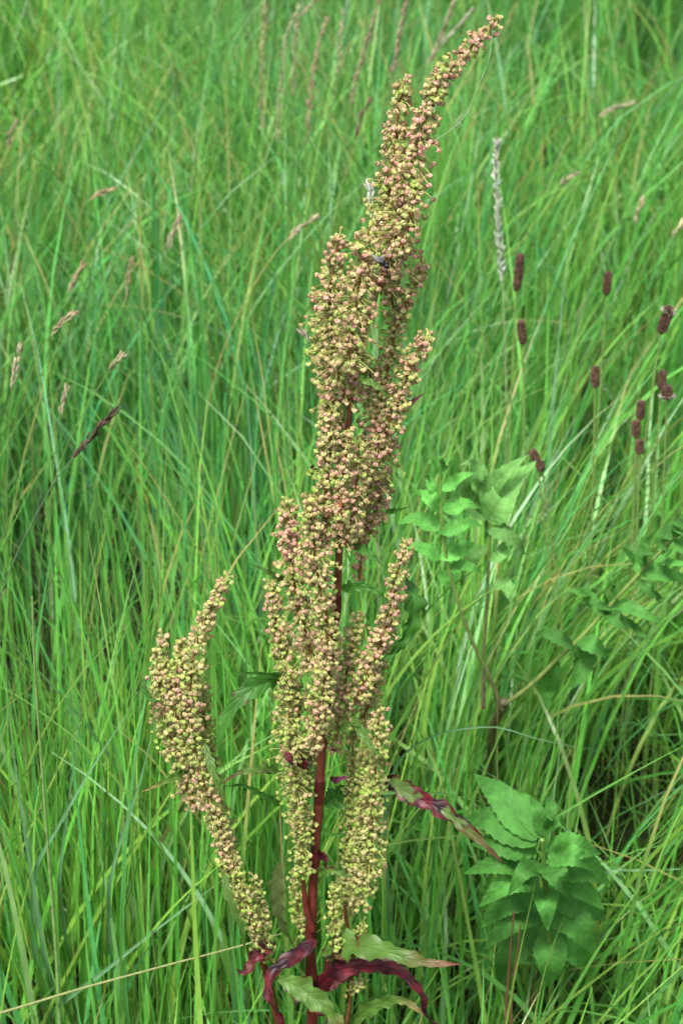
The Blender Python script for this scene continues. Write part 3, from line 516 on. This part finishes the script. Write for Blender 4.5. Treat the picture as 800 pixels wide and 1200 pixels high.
HEADS = [
 ([(312, -10), (308, 60), (306, 130), (308, 220)], 2.85, 150, 7, (.36, .32, .17), GRS, 'leftmost upright pale seed head in the bunch at the top edge', .8),
 ([(352, 5), (336, 40), (330, 90), (326, 150), (330, 230)], 2.8, 150, 7, (.40, .38, .22), GRS, 'pale greenish nodding seed head second in the bunch at the top edge', .8),
 ([(380, -8), (352, 20), (345, 70), (344, 130), (348, 220)], 2.75, 120, 7, (.34, .26, .17), GRS, 'thin drooping seed head arching left at the top edge', .8),
 ([(384, 18), (372, 60), (364, 110), (360, 160), (360, 240)], 2.7, 140, 8, (.38, .27, .17), GRS, 'brownish straight seed head in the middle of the top bunch', .9),
 ([(402, 10), (398, 50), (396, 90), (390, 170)], 2.8, 70, 8, (.42, .40, .24), GRS, 'short pale seed head left of the dock tip near the top edge', .8),
 ([(445, -5), (432, 40), (420, 85), (410, 130), (400, 220)], 2.5, 120, 8, (.34, .24, .15), GRS, 'brown seed head leaning right just left of the dock tip', .9),
 ([(478, -10), (470, 30), (460, 80), (445, 140), (425, 220)], 2.4, 90, 8, (.38, .25, .18), GRS, 'brown seed head behind the upper dock spike, leaning right', .9),
 ([(535, -5), (520, 35), (505, 70), (480, 130), (450, 220)], 2.5, 80, 9, (.36, .28, .19), GRS, 'grey-brown seed head crossing behind the dock tip', .9),
 ([(556, 8), (535, 32), (515, 55), (480, 110), (440, 200)], 2.6, 60, 7, (.34, .30, .22), GRS, 'pale seed head lying slanted behind the dock tip', .9),
 ([(436, 112), (424, 135), (416, 160), (405, 200)], 2.2, 50, 8, (.20, .12, .08), GRS, 'dark brown short seed head left of the upper dock spike', .9),
 ([(582, 160), (581, 200), (584, 260), (588, 325), (592, 420)], 1.95, 165, 8, (.42, .45, .34), (.3, .38, .2), 'long whitish feathery grass head right of the dock', 1.6),
 ([(436, 208), (434, 225), (435, 245), (438, 300)], 1.75, 40, 11, (.62, .60, .52), (.3, .38, .2), 'small whitish grass head hugging the left side of the upper dock', 1.6),
 ([(213, 251), (204, 270), (197, 296), (188, 340)], 2.2, 45, 9, (.40, .33, .21), GRS, 'short tan seed head standing in the upper left grass', 1.2),
 ([(374, 252), (352, 266), (335, 282), (300, 330), (270, 390)], 2.1, 45, 9, (.40, .33, .21), STR, 'tan seed head on a slanting stalk left of the dock', 1.2),
 ([(138, 220), (120, 226), (100, 240), (90, 260)], 2.3, 35, 8, (.40, .28, .16), GRS, 'bent tan seed head at the upper left', 1.1),
 ([(746, 119), (725, 124), (703, 137), (690, 160)], 2.6, 45, 8, (.40, .33, .21), GRS, 'bent tan seed head highest on the right side', 1.2),
 ([(680, 201), (668, 207), (656, 216), (645, 240)], 2.4, 28, 8, (.40, .33, .21), GRS, 'short tan seed head below the highest one on the right', 1.2),
 ([(752, 230), (748, 245), (744, 262), (735, 320)], 2.2, 32, 8, (.52, .42, .26), GRS, 'small cream upright seed head at the upper right', 1.2),
 ([(803, 258), (795, 265), (788, 278), (775, 320)], 2.1, 24, 10, (.46, .38, .22), GRS, 'pale seed head cut by the right edge', 1.2),
 ([(26, 400), (20, 425), (14, 455), (10, 520)], 1.75, 60, 10, (.42, .36, .22), GRS, 'pale loose seed head near the left edge', 1.0),
 ([(100, 306), (90, 325), (80, 345), (60, 400)], 2.0, 45, 9, (.36, .24, .16), GRS, 'brownish seed head leaning right at the left side', 1.0),
 ([(92, 364), (75, 376), (55, 398), (40, 430)], 1.85, 45, 8, (.38, .28, .17), GRS, 'slanted tan seed head above the loose one on the left', 1.0),
 ([(155, 300), (150, 330), (146, 360), (140, 430)], 2.0, 60, 7, (.36, .28, .16), GRS, 'faint narrow brown seed head in the left meadow', .8),
 ([(22, 140), (14, 155), (8, 175), (2, 210)], 2.7, 35, 9, (.34, .25, .17), GRS, 'blurred brown seed head at the upper left edge', 1.0),
 ([(80, 450), (75, 470), (70, 490), (64, 540)], 1.7, 40, 8, (.40, .32, .20), GRS, 'pale seed head above the dark sedge spike', 1.0),
 ([(152, 413), (140, 420), (125, 440), (100, 480)], 1.7, 35, 7, (.38, .30, .18), GRS, 'thin tan seed head right of the pale one on the left', 1.0),
 ([(350, 382), (356, 392), (362, 402), (372, 440)], 1.6, 26, 7, (.40, .34, .24), GRS, 'tiny grey seed head touching the left side of the dock', 1.0),
]
for pts, Y, hl, w, hc, s_, lab, dens in HEADS: grass_head(pts, Y, hl, w, hc, s_, lab, dens, 'seed heads of meadow grass', fluffy=('whitish' in lab))
# the dark sedge spike at the left
r = grass_head([(143, 476), (120, 497), (100, 520), (84, 540), (70, 556), (50, 590), (20, 650)], 1.5, 95, 9, (.10, .06, .045), (.10, .16, .08), 'dark purplish-brown sedge spike slanting across the left grass', 1.4, cat='sedge')
r.name = 'sedge_spike'

def plantain(px, py, Y, hpx, tilt, label, flowers=0, wpx=7, stalk_to=None):
    sc_px = FPX / (Y / math.cos(PITCH)); H = hpx / sc_px; W = wpx / sc_px / 2
    c0 = P(px - math.sin(tilt) * hpx / 2, py + hpx / 2, Y); c1 = P(px + math.sin(tilt) * hpx / 2, py - hpx / 2, Y); ax = norm(c1 - c0)
    sx = stalk_to if stalk_to is not None else px - math.sin(tilt) * 160
    foot = np.array([P(sx, py + 200, Y)[0], Y + .05, 0]); foot[2] = float(ground_z(foot[0], foot[1]))
    root = empty('ribwort_plantain', foot, label, 'plantain', 'ribwort plantain heads in the grass on the right')
    mb = MB(); c = spline([foot, (foot + c0) / 2 + np.array([.004, 0, .02]), c0], 30); tube(mb, c, .0011, np.tile(np.array([.19, .29, .08]), (30, 1)), 5); mb.build('stalk', M_gstem, root)
    pos = []; axs = []; n = int(90 * H / .025)
    for q in range(n):
        u = (q + .5) / n; th = q * 2.39996; a = norm(np.cross(ax, [0, 1, .1])); b = np.cross(ax, a); o = a * math.cos(th) + b * math.sin(th)
        w = W * (1 - (2 * u - 1) ** 4) ** .5 * .75; pos.append(c0 + ax * H * u + o * w); axs.append(o * .8 + ax * .7)
    mb = MB(); cc = np.array([.115, .065, .045])[None] * rng.uniform(.55, 1.5, (n, 1)); blobs(mb, pos, np.array(axs), .0032, .0014, cc, 5)
    k = np.linspace(0, 1, 8); tube(mb, c0[None] + ax[None] * (H * k)[:, None], W * .8 * (1 - (2 * k - 1) ** 6 * .7), np.tile(np.array([.05, .03, .025]), (8, 1)), 7)
    hd = mb.build('flower_head', M_seed, root)
    if flowers:
        m = 26; u0 = .85 if flowers == 1 else .25; fp = []; fa = []
        for q in range(m):
            th = q * 2.4; a = norm(np.cross(ax, [0, 1, .1])); b = np.cross(ax, a); o = a * math.cos(th) + b * math.sin(th); fp.append(c0 + ax * H * (u0 + random.uniform(-.12, .12)) + o * W * 1.1); fa.append(o + ax * .3)
        mb = MB(); blobs(mb, fp, np.array(fa), .004, .0007, (.42, .42, .34), 4); mb.build('anther_ring', M_seed, hd)
    clear(px, py, max(11, hpx * .45), Y)
for a in [(607, 320, 1.9, 42, .12, 'tallest slim brown plantain head beside the whitish feathery grass head'), (611, 390, 1.85, 27, -.1, 'brown plantain head directly below the tallest slim one'),
          (711, 333, 2.0, 26, .1, 'short brown plantain head standing alone at upper right'), (779, 375, 1.9, 32, .35, 'brown plantain head with white anthers on its tip', 1, 11),
          (697, 442, 1.85, 24, .0, 'small dark plantain head left of the pair with anthers'), (775, 446, 1.8, 22, .1, 'dark plantain head, upper of the touching pair near right edge'),
          (781, 461, 1.78, 16, .0, 'stubby plantain head with a white anther skirt near right edge', 2, 11), (750, 481, 1.76, 22, .1, 'topmost plantain head of the stacked three at right'),
          (745, 503, 1.75, 20, .0, 'middle plantain head of the stacked three at right'), (749, 524, 1.74, 16, .0, 'lowest plantain head of the stacked three at right'),
          (626, 534, 1.72, 14, -.4, 'round reddish-brown plantain head above the large toothed leaf'), (633, 546, 1.72, 12, -.4, 'tiny plantain head touching the round reddish-brown one')]: plantain(*a)

# ------------------------------------------------------------------ single blades that stand out
def ribbon(pts, Y, wpx, col, label, name='lone_grass', root_ext=True, tipcol=None, hint=CAMN, mat=None, dY=None, prof='strap', cat='grass blade', fold=.3):
    """pts from root to tip, each (px, py[, depth offset])"""
    Q = np.array([P(p[0], p[1], Y + (p[2] if len(p) > 2 else 0)) for p in pts]); px = FPX / (Y / math.cos(PITCH))
    gz = float(ground_z(Q[0][0], Y + .07)); d0 = norm(Q[0] - Q[1])
    if root_ext: Q = np.r_[[[Q[0][0] + d0[0] * .05, Y + .10, max(gz, Q[0][2] - .30)]], [Q[0] + d0 * .03 + np.array([0, .03, -.03])], Q]
    mb = MB(); leaf(mb, Q, .8 * wpx / px, hint, col, n=36, across=4, fold=fold, prof=prof, tipcol=tipcol)
    o = mb.build(name, mat or M_grass); return tag(o, label, cat, 'single grass blades that stand out')  # one grass blade of no particular species
BLU = np.array([.115, .26, .12]); YG = np.array([.15, .27, .045]); MG = np.array([.08, .22, .04])
def stalk_line(pts, Y, wpx, col, label, name='lone_grass'):
    Q = spline([P(p[0], p[1], Y + (p[2] if len(p) > 2 else 0)) for p in pts], 40); px = FPX / (Y / math.cos(PITCH))
    mb = MB(); tube(mb, Q, np.linspace(wpx / px / 2, wpx / px / 4, 40), np.tile(np.asarray(col), (40, 1)), 6); return tag(mb.build(name, M_straw), label, 'grass blade', 'single grass blades that stand out')  # a single grass stalk, kind of grass unknown
stalk_line([(-60, 1202), (0, 1187), (90, 1160), (200, 1130), (290, 1106), (330, 1094)], 1.32, 4.2, (.24, .27, .10), 'pale straw-coloured stalk lying across the bottom left corner')
ribbon([(70, 1178), (120, 1140, -.02), (180, 1092, -.02), (262, 1030)], 1.37, 11, BLU, 'broad pale blue-green blade just above the fallen straw stalk')
ribbon([(50, 1000), (62, 980), (105, 905), (140, 850), (166, 812)], 1.36, 10, BLU * 1.15, 'pale bluish blade slanting up to the left dock spike')
ribbon([(55, 1130), (40, 1040), (24, 940), (12, 850), (2, 770)], 1.36, 9, BLU * .85, 'long bluish blade near the left edge leaning left')
stalk_line([(72, 1260), (68, 1150), (57, 1000), (48, 880), (42, 800), (38, 700)], 1.33, 6, (.17, .28, .09), 'thick upright green grass stem at the left')
ribbon([(690, 1026), (720, 1021), (760, 1020), (830, 1017)], 1.50, 9, BLU, 'flat blue-green blade lying level at the right edge', hint=(0, -.5, .85))
ribbon([(628, 972), (680, 940), (740, 906), (830, 858)], 1.40, 8, MG * 1.3, 'long blade rising from the low leafy plant to the right edge')
ribbon([(588, 1230), (596, 1180), (610, 1110), (628, 1030)], 1.30, 7, YG, 'yellow-green blade in front of the low leafy plant', prof='lance')
ribbon([(618, 1230), (626, 1190), (640, 1130), (662, 1070)], 1.30, 6, YG * .9, 'thin yellow-green blade right of the one before the leafy plant', prof='lance')
ribbon([(622, 1230), (640, 1180), (655, 1150), (668, 1125)], 1.31, 6, MG * 1.2, 'short blade lowest in front of the leafy plant', prof='lance')
stalk_line([(590, 1230), (594, 1160), (598, 1110), (602, 1068)], 1.33, 4.5, (.14, .07, .04), 'taller thin brown stalk at the bottom right', 'dry_grass_stalk')
stalk_line([(597, 1230), (601, 1150), (606, 1115), (609, 1083)], 1.33, 4.5, (.15, .07, .04), 'shorter thin brown stalk at the bottom right', 'dry_grass_stalk')
ribbon([(631, 950), (640, 915), (648, 880), (656, 820), (662, 780)], 1.37, 10, MG * 1.25, 'upright blade standing above the low leafy plant')
ribbon([(530, 856), (580, 852), (630, 866), (702, 880)], 1.40, 6, BLU * .9, 'thin arching blade above the low leafy plant')
ribbon([(440, 930), (480, 928), (530, 932), (585, 945)], 1.42, 12, MG * 1.2, 'wide pale blade passing behind the spotted dock leaf')
ribbon([(430, 995), (480, 985), (530, 980), (600, 972)], 1.42, 9, YG, 'yellowish blade level behind the dock and leafy plant')
ribbon([(640, 1130), (600, 1126), (540, 1112), (470, 1095)], 1.44, 10, MG * 1.25, 'broad green blade lying behind the pink-tipped dock leaf')
ribbon([(590, 1250), (640, 1195), (720, 1130), (830, 1050)], 1.38, 7, YG, 'slanting yellow-green blade in the bottom right corner')
ribbon([(200, 820), (205, 740), (230, 600), (215, 490), (203, 420)], 1.55, 7, MG * 1.2, 'tall green blade above the left dock spike')
ribbon([(70, 1030), (78, 960), (92, 850), (96, 780)], 1.40, 8, BLU * .9, 'pale blade standing left of the left dock spike')
ribbon([(130, 1030), (140, 990), (160, 930), (178, 860), (190, 800)], 1.34, 9, BLU, 'bluish blade crossing under the left dock spike')

# ------------------------------------------------------------------ the meadow
def gap_at(px, py, h=.14):
    for Y in np.linspace(1.3, 4.5, 300):
        p = P(px, py, Y)
        if p[2] < ground_z(p[0], Y) + h: return p[0], Y
    return p[0], 4.5
GAPS = [(px, py, r, p) + gap_at(px, py) for px, py, r, p in [(765, 880, 44, .85), (715, 955, 36, .8), (740, 825, 34, .8), (785, 985, 36, .75), (660, 890, 26, .55), (700, 880, 26, .6), (50, 735, 26, .7), (115, 700, 22, .65), (25, 470, 20, .6),
  (640, 165, 26, .7), (665, 118, 22, .6), (780, 20, 46, .9), (745, 60, 26, .7), (8, 60, 36, .8), (480, 1060, 36, .55), (550, 1060, 34, .55), (530, 1180, 40, .5), (430, 1110, 30, .6), (250, 1170, 34, .35), (740, 1120, 40, .45), (180, 1010, 24, .35),
  (640, 20, 24, .6), (470, 880, 20, .5), (120, 1080, 30, .3), (20, 1130, 30, .3), (300, 720, 18, .5), (560, 175, 18, .5), (690, 300, 16, .4), (270, 560, 18, .5), (150, 620, 16, .5), (330, 470, 16, .4), (90, 560, 15, .5)]]
def blades(name, N, region, length, width, th0, th1, azf, colf, segs, label, mat, keepf=None, dens=None, cat='grass', zoff=0):
    (x0, x1), (y0, y1) = region
    pts = np.empty((0, 2))
    while len(pts) < N:
        q = np.c_[rng.uniform(x0, x1, N), rng.uniform(y0, y1, N)]
        q = q[np.abs(q[:, 0]) < .30 + .33 * np.maximum(q[:, 1], .5)]
        if dens is not None: q = q[rng.random(len(q)) < dens(q[:, 0], q[:, 1])]
        pts = np.r_[pts, q]
    pts = pts[:N]; x, y = pts.T
    L = length(x, y); W = width(x, y); az = azf(x, y); a0 = th0(x, y); a1 = th1(x, y)
    t = np.linspace(0, 1, segs + 1); tm = (t[1:] + t[:-1]) / 2
    th = a0[:, None] + (a1 - a0)[:, None] * tm[None] ** 1.4
    dx = np.sin(th) * (L / segs)[:, None]; dz = np.cos(th) * (L / segs)[:, None]
    wob = np.cumsum(rng.normal(0, .03, (N, segs)), 1); ca = np.cos(az[:, None] + wob * 2); sa = np.sin(az[:, None] + wob * 2)
    cx = np.c_[x, x[:, None] + np.cumsum(dx * ca, 1)]; cy = np.c_[y, y[:, None] + np.cumsum(dx * sa, 1)]; cz = np.c_[np.zeros(N), np.cumsum(dz, 1)] + (ground_z(x, y) - .004 + zoff)[:, None]
    cz = np.maximum(cz, ground_z(cx, cy) + .004)
    C = np.stack([cx, cy, cz], -1)
    # leave the sight lines to the dock, the leafy plants and the seed heads open
    v = C - CAM; d = v @ fwd; px = 400 + FPX * (v @ rgt) / d; py = 600 - FPX * (v @ upv) / d
    inframe = (px > -30) & (px < 830) & (py < 1225)
    bad = ((C[..., 1] < YD + .05) & inframe).any(1)
    for (u, w_, r, Yc) in CLEAR:
        bad |= (((px - u) ** 2 + (py - w_) ** 2 < r * r) & (C[..., 1] < Yc)).any(1) & (rng.random(N) < .96)
    for (u, w_, r, pr, gx_, gy_) in (GAPS if name not in ('low_grass', 'dead_thatch') else []):
        hit = ((((px - u) / .75) ** 2 + ((py - w_) / 1.3) ** 2 < r * r) & (C[..., 1] < gy_ + .15)).any(1) | ((x - gx_) ** 2 + (y - gy_) ** 2 < (r / FPX * gy_ * 1.3) ** 2)
        bad |= hit & (rng.random(N) < pr)
    ok = ~bad
    C = C[ok]; W = W[ok]; az = az[ok]; L = L[ok]; N = len(C); x = x[ok]; y = y[ok]
    tan = norm(np.gradient(C, axis=1)); phi = rng.uniform(0, 2 * math.pi, N); ref = np.stack([np.cos(phi), np.sin(phi), np.zeros(N)], -1)
    side = norm(np.cross(tan, ref[:, None])); 
    tw = rng.normal(0, .7, N)[:, None, None] * t[None, :, None]; nr = np.cross(side, tan); side = side * np.cos(tw) + nr * np.sin(tw)
    prof = np.minimum(1, .6 + t * 1.6) * np.clip(1 - t ** 1.7, 0, 1); prof[-1] = .04
    hw = (W[:, None] * prof[None] / 2)[..., None]
    A = C - side * hw; B = C + side * hw
    V = np.stack([A, B], 2).reshape(-1, 3); m = (segs + 1) * 2
    i = np.arange(segs); f = np.stack([2*i, 2*i + 1, 2*i + 3, 2*i + 2], -1); F = (f[None] + (np.arange(N) * m)[:, None, None]).reshape(-1, 4)
    col = colf(x, y, N, t)          # (N, segs+1, 3)
    mb = MB(); mb.add(V, None, F, np.repeat(col, 2, 1).reshape(-1, 3)); o = mb.build(name, mat)
    print(name, N, len(F) * 2)
    return tag(o, label, cat, kind='stuff')
def px_of(x, y):    # photo x of a spot at mid grass height
    return 400 + FPX * x / (np.maximum(y, .3) / math.cos(PITCH) * .98)
def lean_az(x, y):
    base = .55 + .9 * fnoise(x, y, 3.2, 3)
    return base + rng.normal(0, 1.5, len(x))
def right_mask(x, y): return 1 / (1 + np.exp(-(px_of(x, y) - 540) / 50)) * np.exp(-((y - 1.75) / .4) ** 2)
def dens_main(x, y):
    d = .52 + .3 * fnoise(x, y, 6, 5) + .42 * fnoise(x, y, 24, 15)
    inview = np.abs(x) < .06 + .20 * y
    d = np.where(inview, d, d * .45)
    for gx_, gy_, gr, ga in ((.35, 1.72, .10, .8), (.40, 1.5, .10, .6), (.30, 1.42, .07, .5), (.34, 2.75, .13, .9), (.30, 3.1, .10, .9), (-.62, 3.3, .2, .9), (.58, 3.2, .17, .95), (.45, 2.35, .07, .8), (-.02, 2.75, .08, .4), (-.24, 1.75, .06, .4)):
        d = d * (1 - ga * np.exp(-((x - gx_) ** 2 + (y - gy_) ** 2) / gr ** 2))
    d = d * np.where(y < YD, .35, 1)
    return np.clip(d, .03, 1)
def mixcol(pal, wts, tipc, tipamt):
    pal = np.asarray(pal); wts = np.asarray(wts) / np.sum(wts)
    def f(x, y, N, t):
        k = rng.choice(len(pal), N, p=wts); c = pal[k] * rng.uniform(.6, 1.4, (N, 1)) * (1 + rng.normal(0, .06, (N, 3)))
        patch = 1 + .14 * fnoise(x, y, 4.5, 21)[:, None] * np.array([1.1, .6, -.3]); c = c * patch; nearer = np.clip((2.3 - y) / .8, 0, 1)[:, None]; c = c * (1 + nearer * np.array([.10, .05, -.10]))
        ta = (rng.random(N) < tipamt)[:, None] * np.clip((t[None] - rng.uniform(.45, .9, N)[:, None]) * 4, 0, 1)
        ba = np.clip(.22 - t, 0, 1)[None] * 2.2
        C = c[:, None] * (1 - ba[..., None]) + (np.array([.22, .26, .10]))[None, None] * ba[..., None]
        return np.clip(C * (1 - ta[..., None]) + np.asarray(tipc)[None, None] * ta[..., None], 0.003, 1)
    return f
PAL = [(.078, .285, .052), (.098, .315, .056), (.13, .35, .062), (.075, .29, .095), (.19, .375, .072)]
colg = mixcol(PAL, [3, 4, 3, 2, 1.5], (.34, .31, .11), .22)
shorter = lambda x, y: np.where(y < YD + .08, .5, 1.0)
def th1_main(x, y): return rng.normal(.45, .32, len(x)) + np.clip(y - 2.0, 0, 1) * rng.normal(.35, .35, len(x)) + .55 * right_mask(x, y) + .15 * fnoise(x, y, 5, 9)
def az_main(x, y):
    a = lean_az(x, y) + np.clip(y - 2.0, 0, 1) * rng.uniform(-2.5, 2.5, len(x)); rm = right_mask(x, y); return a * (1 - rm) + rm * (rng.normal(.15, .35, len(x)))
REG = ((-2.2, 2.2), (.7, 5.4))
blades('tall_meadow_grass', 38000, REG, lambda x, y: (.27 + .33 * rng.random(len(x)) ** 1.25) * shorter(x, y) * (1 + .12 * fnoise(x, y, 4, 2)), lambda x, y: (.0024 + .0050 * rng.random(len(x)) ** 1.6) * (1 + .35 * np.clip(y - 1.8, 0, 1.2)),
       lambda x, y: rng.normal(.08, .16, len(x)), th1_main, az_main, colg, 7, 'dense tall green meadow grass filling the view behind the dock', M_grass, dens=dens_main)
blades('broad_grass', 6500, REG, lambda x, y: rng.uniform(.32, .60, len(x)) * shorter(x, y), lambda x, y: rng.uniform(.0045, .0078, len(x)),
       lambda x, y: rng.normal(.12, .15, len(x)), lambda x, y: rng.normal(.75, .45, len(x)) + .3 * right_mask(x, y), az_main, mixcol([(.12, .29, .07), (.15, .32, .13), (.15, .32, .06), (.19, .36, .20)], [4, 3, 4, 1.6], (.35, .33, .12), .1), 12,
       'scattered broader blue-green grass blades among the fine grass', M_broad, dens=dens_main)
blades('fallen_grass', 1800, ((.0, .75), (1.36, 1.95)), lambda x, y: rng.uniform(.28, .55, len(x)), lambda x, y: rng.uniform(.002, .0065, len(x)),
       lambda x, y: rng.normal(.35, .3, len(x)), lambda x, y: rng.normal(1.75, .4, len(x)), lambda x, y: rng.normal(.4, 1.5, len(x)), mixcol([(.08, .25, .05), (.11, .28, .09), (.13, .28, .06)], [3, 2, 2], (.32, .30, .10), .15), 10,
       'arching and fallen grass blades tangled at the lower right', M_grass, dens=lambda x, y: np.where(px_of(x, y) > 430, .9, .1))
blades('low_grass', 20000, REG, lambda x, y: rng.uniform(.08, .27, len(x)), lambda x, y: rng.uniform(.0018, .004, len(x)),
       lambda x, y: rng.normal(.3, .35, len(x)), lambda x, y: rng.normal(1.0, .5, len(x)), lambda x, y: rng.uniform(0, 6.283, len(x)), colg, 5, 'short tangled undergrowth of grass at the foot of the meadow', M_grass, dens=dens_main)
blades('dry_grass', 5600, REG, lambda x, y: rng.uniform(.2, .5, len(x)) * shorter(x, y), lambda x, y: rng.uniform(.0012, .0024, len(x)),
       lambda x, y: rng.normal(.2, .25, len(x)), lambda x, y: rng.normal(.6, .4, len(x)), az_main, mixcol([(.24, .29, .09), (.18, .29, .065), (.18, .14, .08), (.14, .28, .06)], [1.5, 3, .6, 5], (.30, .28, .11), .3), 6,
       'thin yellowed and straw-coloured grass stems through the meadow', M_straw, dens=dens_main)
blades('dead_thatch', 6000, REG, lambda x, y: rng.uniform(.1, .3, len(x)), lambda x, y: rng.uniform(.0015, .0035, len(x)),
       lambda x, y: rng.normal(1.15, .2, len(x)), lambda x, y: rng.normal(1.5, .15, len(x)), lambda x, y: rng.uniform(0, 6.283, len(x)), mixcol([(.045, .04, .02), (.09, .075, .035), (.03, .04, .016)], [2, 1, 2], (.2, .15, .08), .1), 4,
       'brown dead grass matted on the soil under the meadow', M_straw, dens=lambda x, y: np.full(len(x), .8))

# ------------------------------------------------------------------ insect and spider thread on the dock
ic = P(447, 307, YD - .052)
bee = empty('insect', ic, 'tiny black insect with pale wings on the upper dock fruit', 'insect')
mb = MB(); k = np.linspace(0, 1, 12); tube(mb, ic[None] + np.c_[np.linspace(-.004, .005, 12), np.zeros(12), np.linspace(.003, -.004, 12)], np.array([.0006, .0015, .0018, .0012, .002, .0024, .0024, .0012, .0018, .0021, .0016, .0006]), np.tile(np.array([.012, .012, .015]), (12, 1)), 8); mb.build('body', M_dark, bee)
for sg in (-1, 1):
    mb = MB(); leaf(mb, [ic + [0, -.002, .001], ic + [sg * .002 - .002, -.003, .004], ic + [sg * .004 - .003, -.002, .006]], .003, (0, -1, .2), (.28, .29, .32), n=10, across=4, fold=.05); mb.build('wing', M_leaf, bee)
for q in range(6):
    mb = MB(); b = ic + np.array([.0005 * (q // 2), 0, -.0006 * (q // 2)]); sg = -1 if q % 2 else 1
    tube(mb, np.array([b, b + np.array([sg * .003, -.001, .001 * (q // 2 - .5)]), b + np.array([sg * .005, .003, -.002])]), .00025, (.012, .012, .012), 4); mb.build('leg', M_dark, bee)
mb = MB(); tube(mb, spline([P(577, 36, YD - .01), P(572, 70, YD - .012), P(558, 105, YD - .012), P(545, 135, YD - .012), P(528, 152, YD - .01), P(510, 164, YD - .008)], 40), .00009, (.6, .62, .6), 4)
tag(mb.build('spider_thread', M_straw), 'hair-thin spider thread hanging in a curve from the dock tip', 'spider thread')
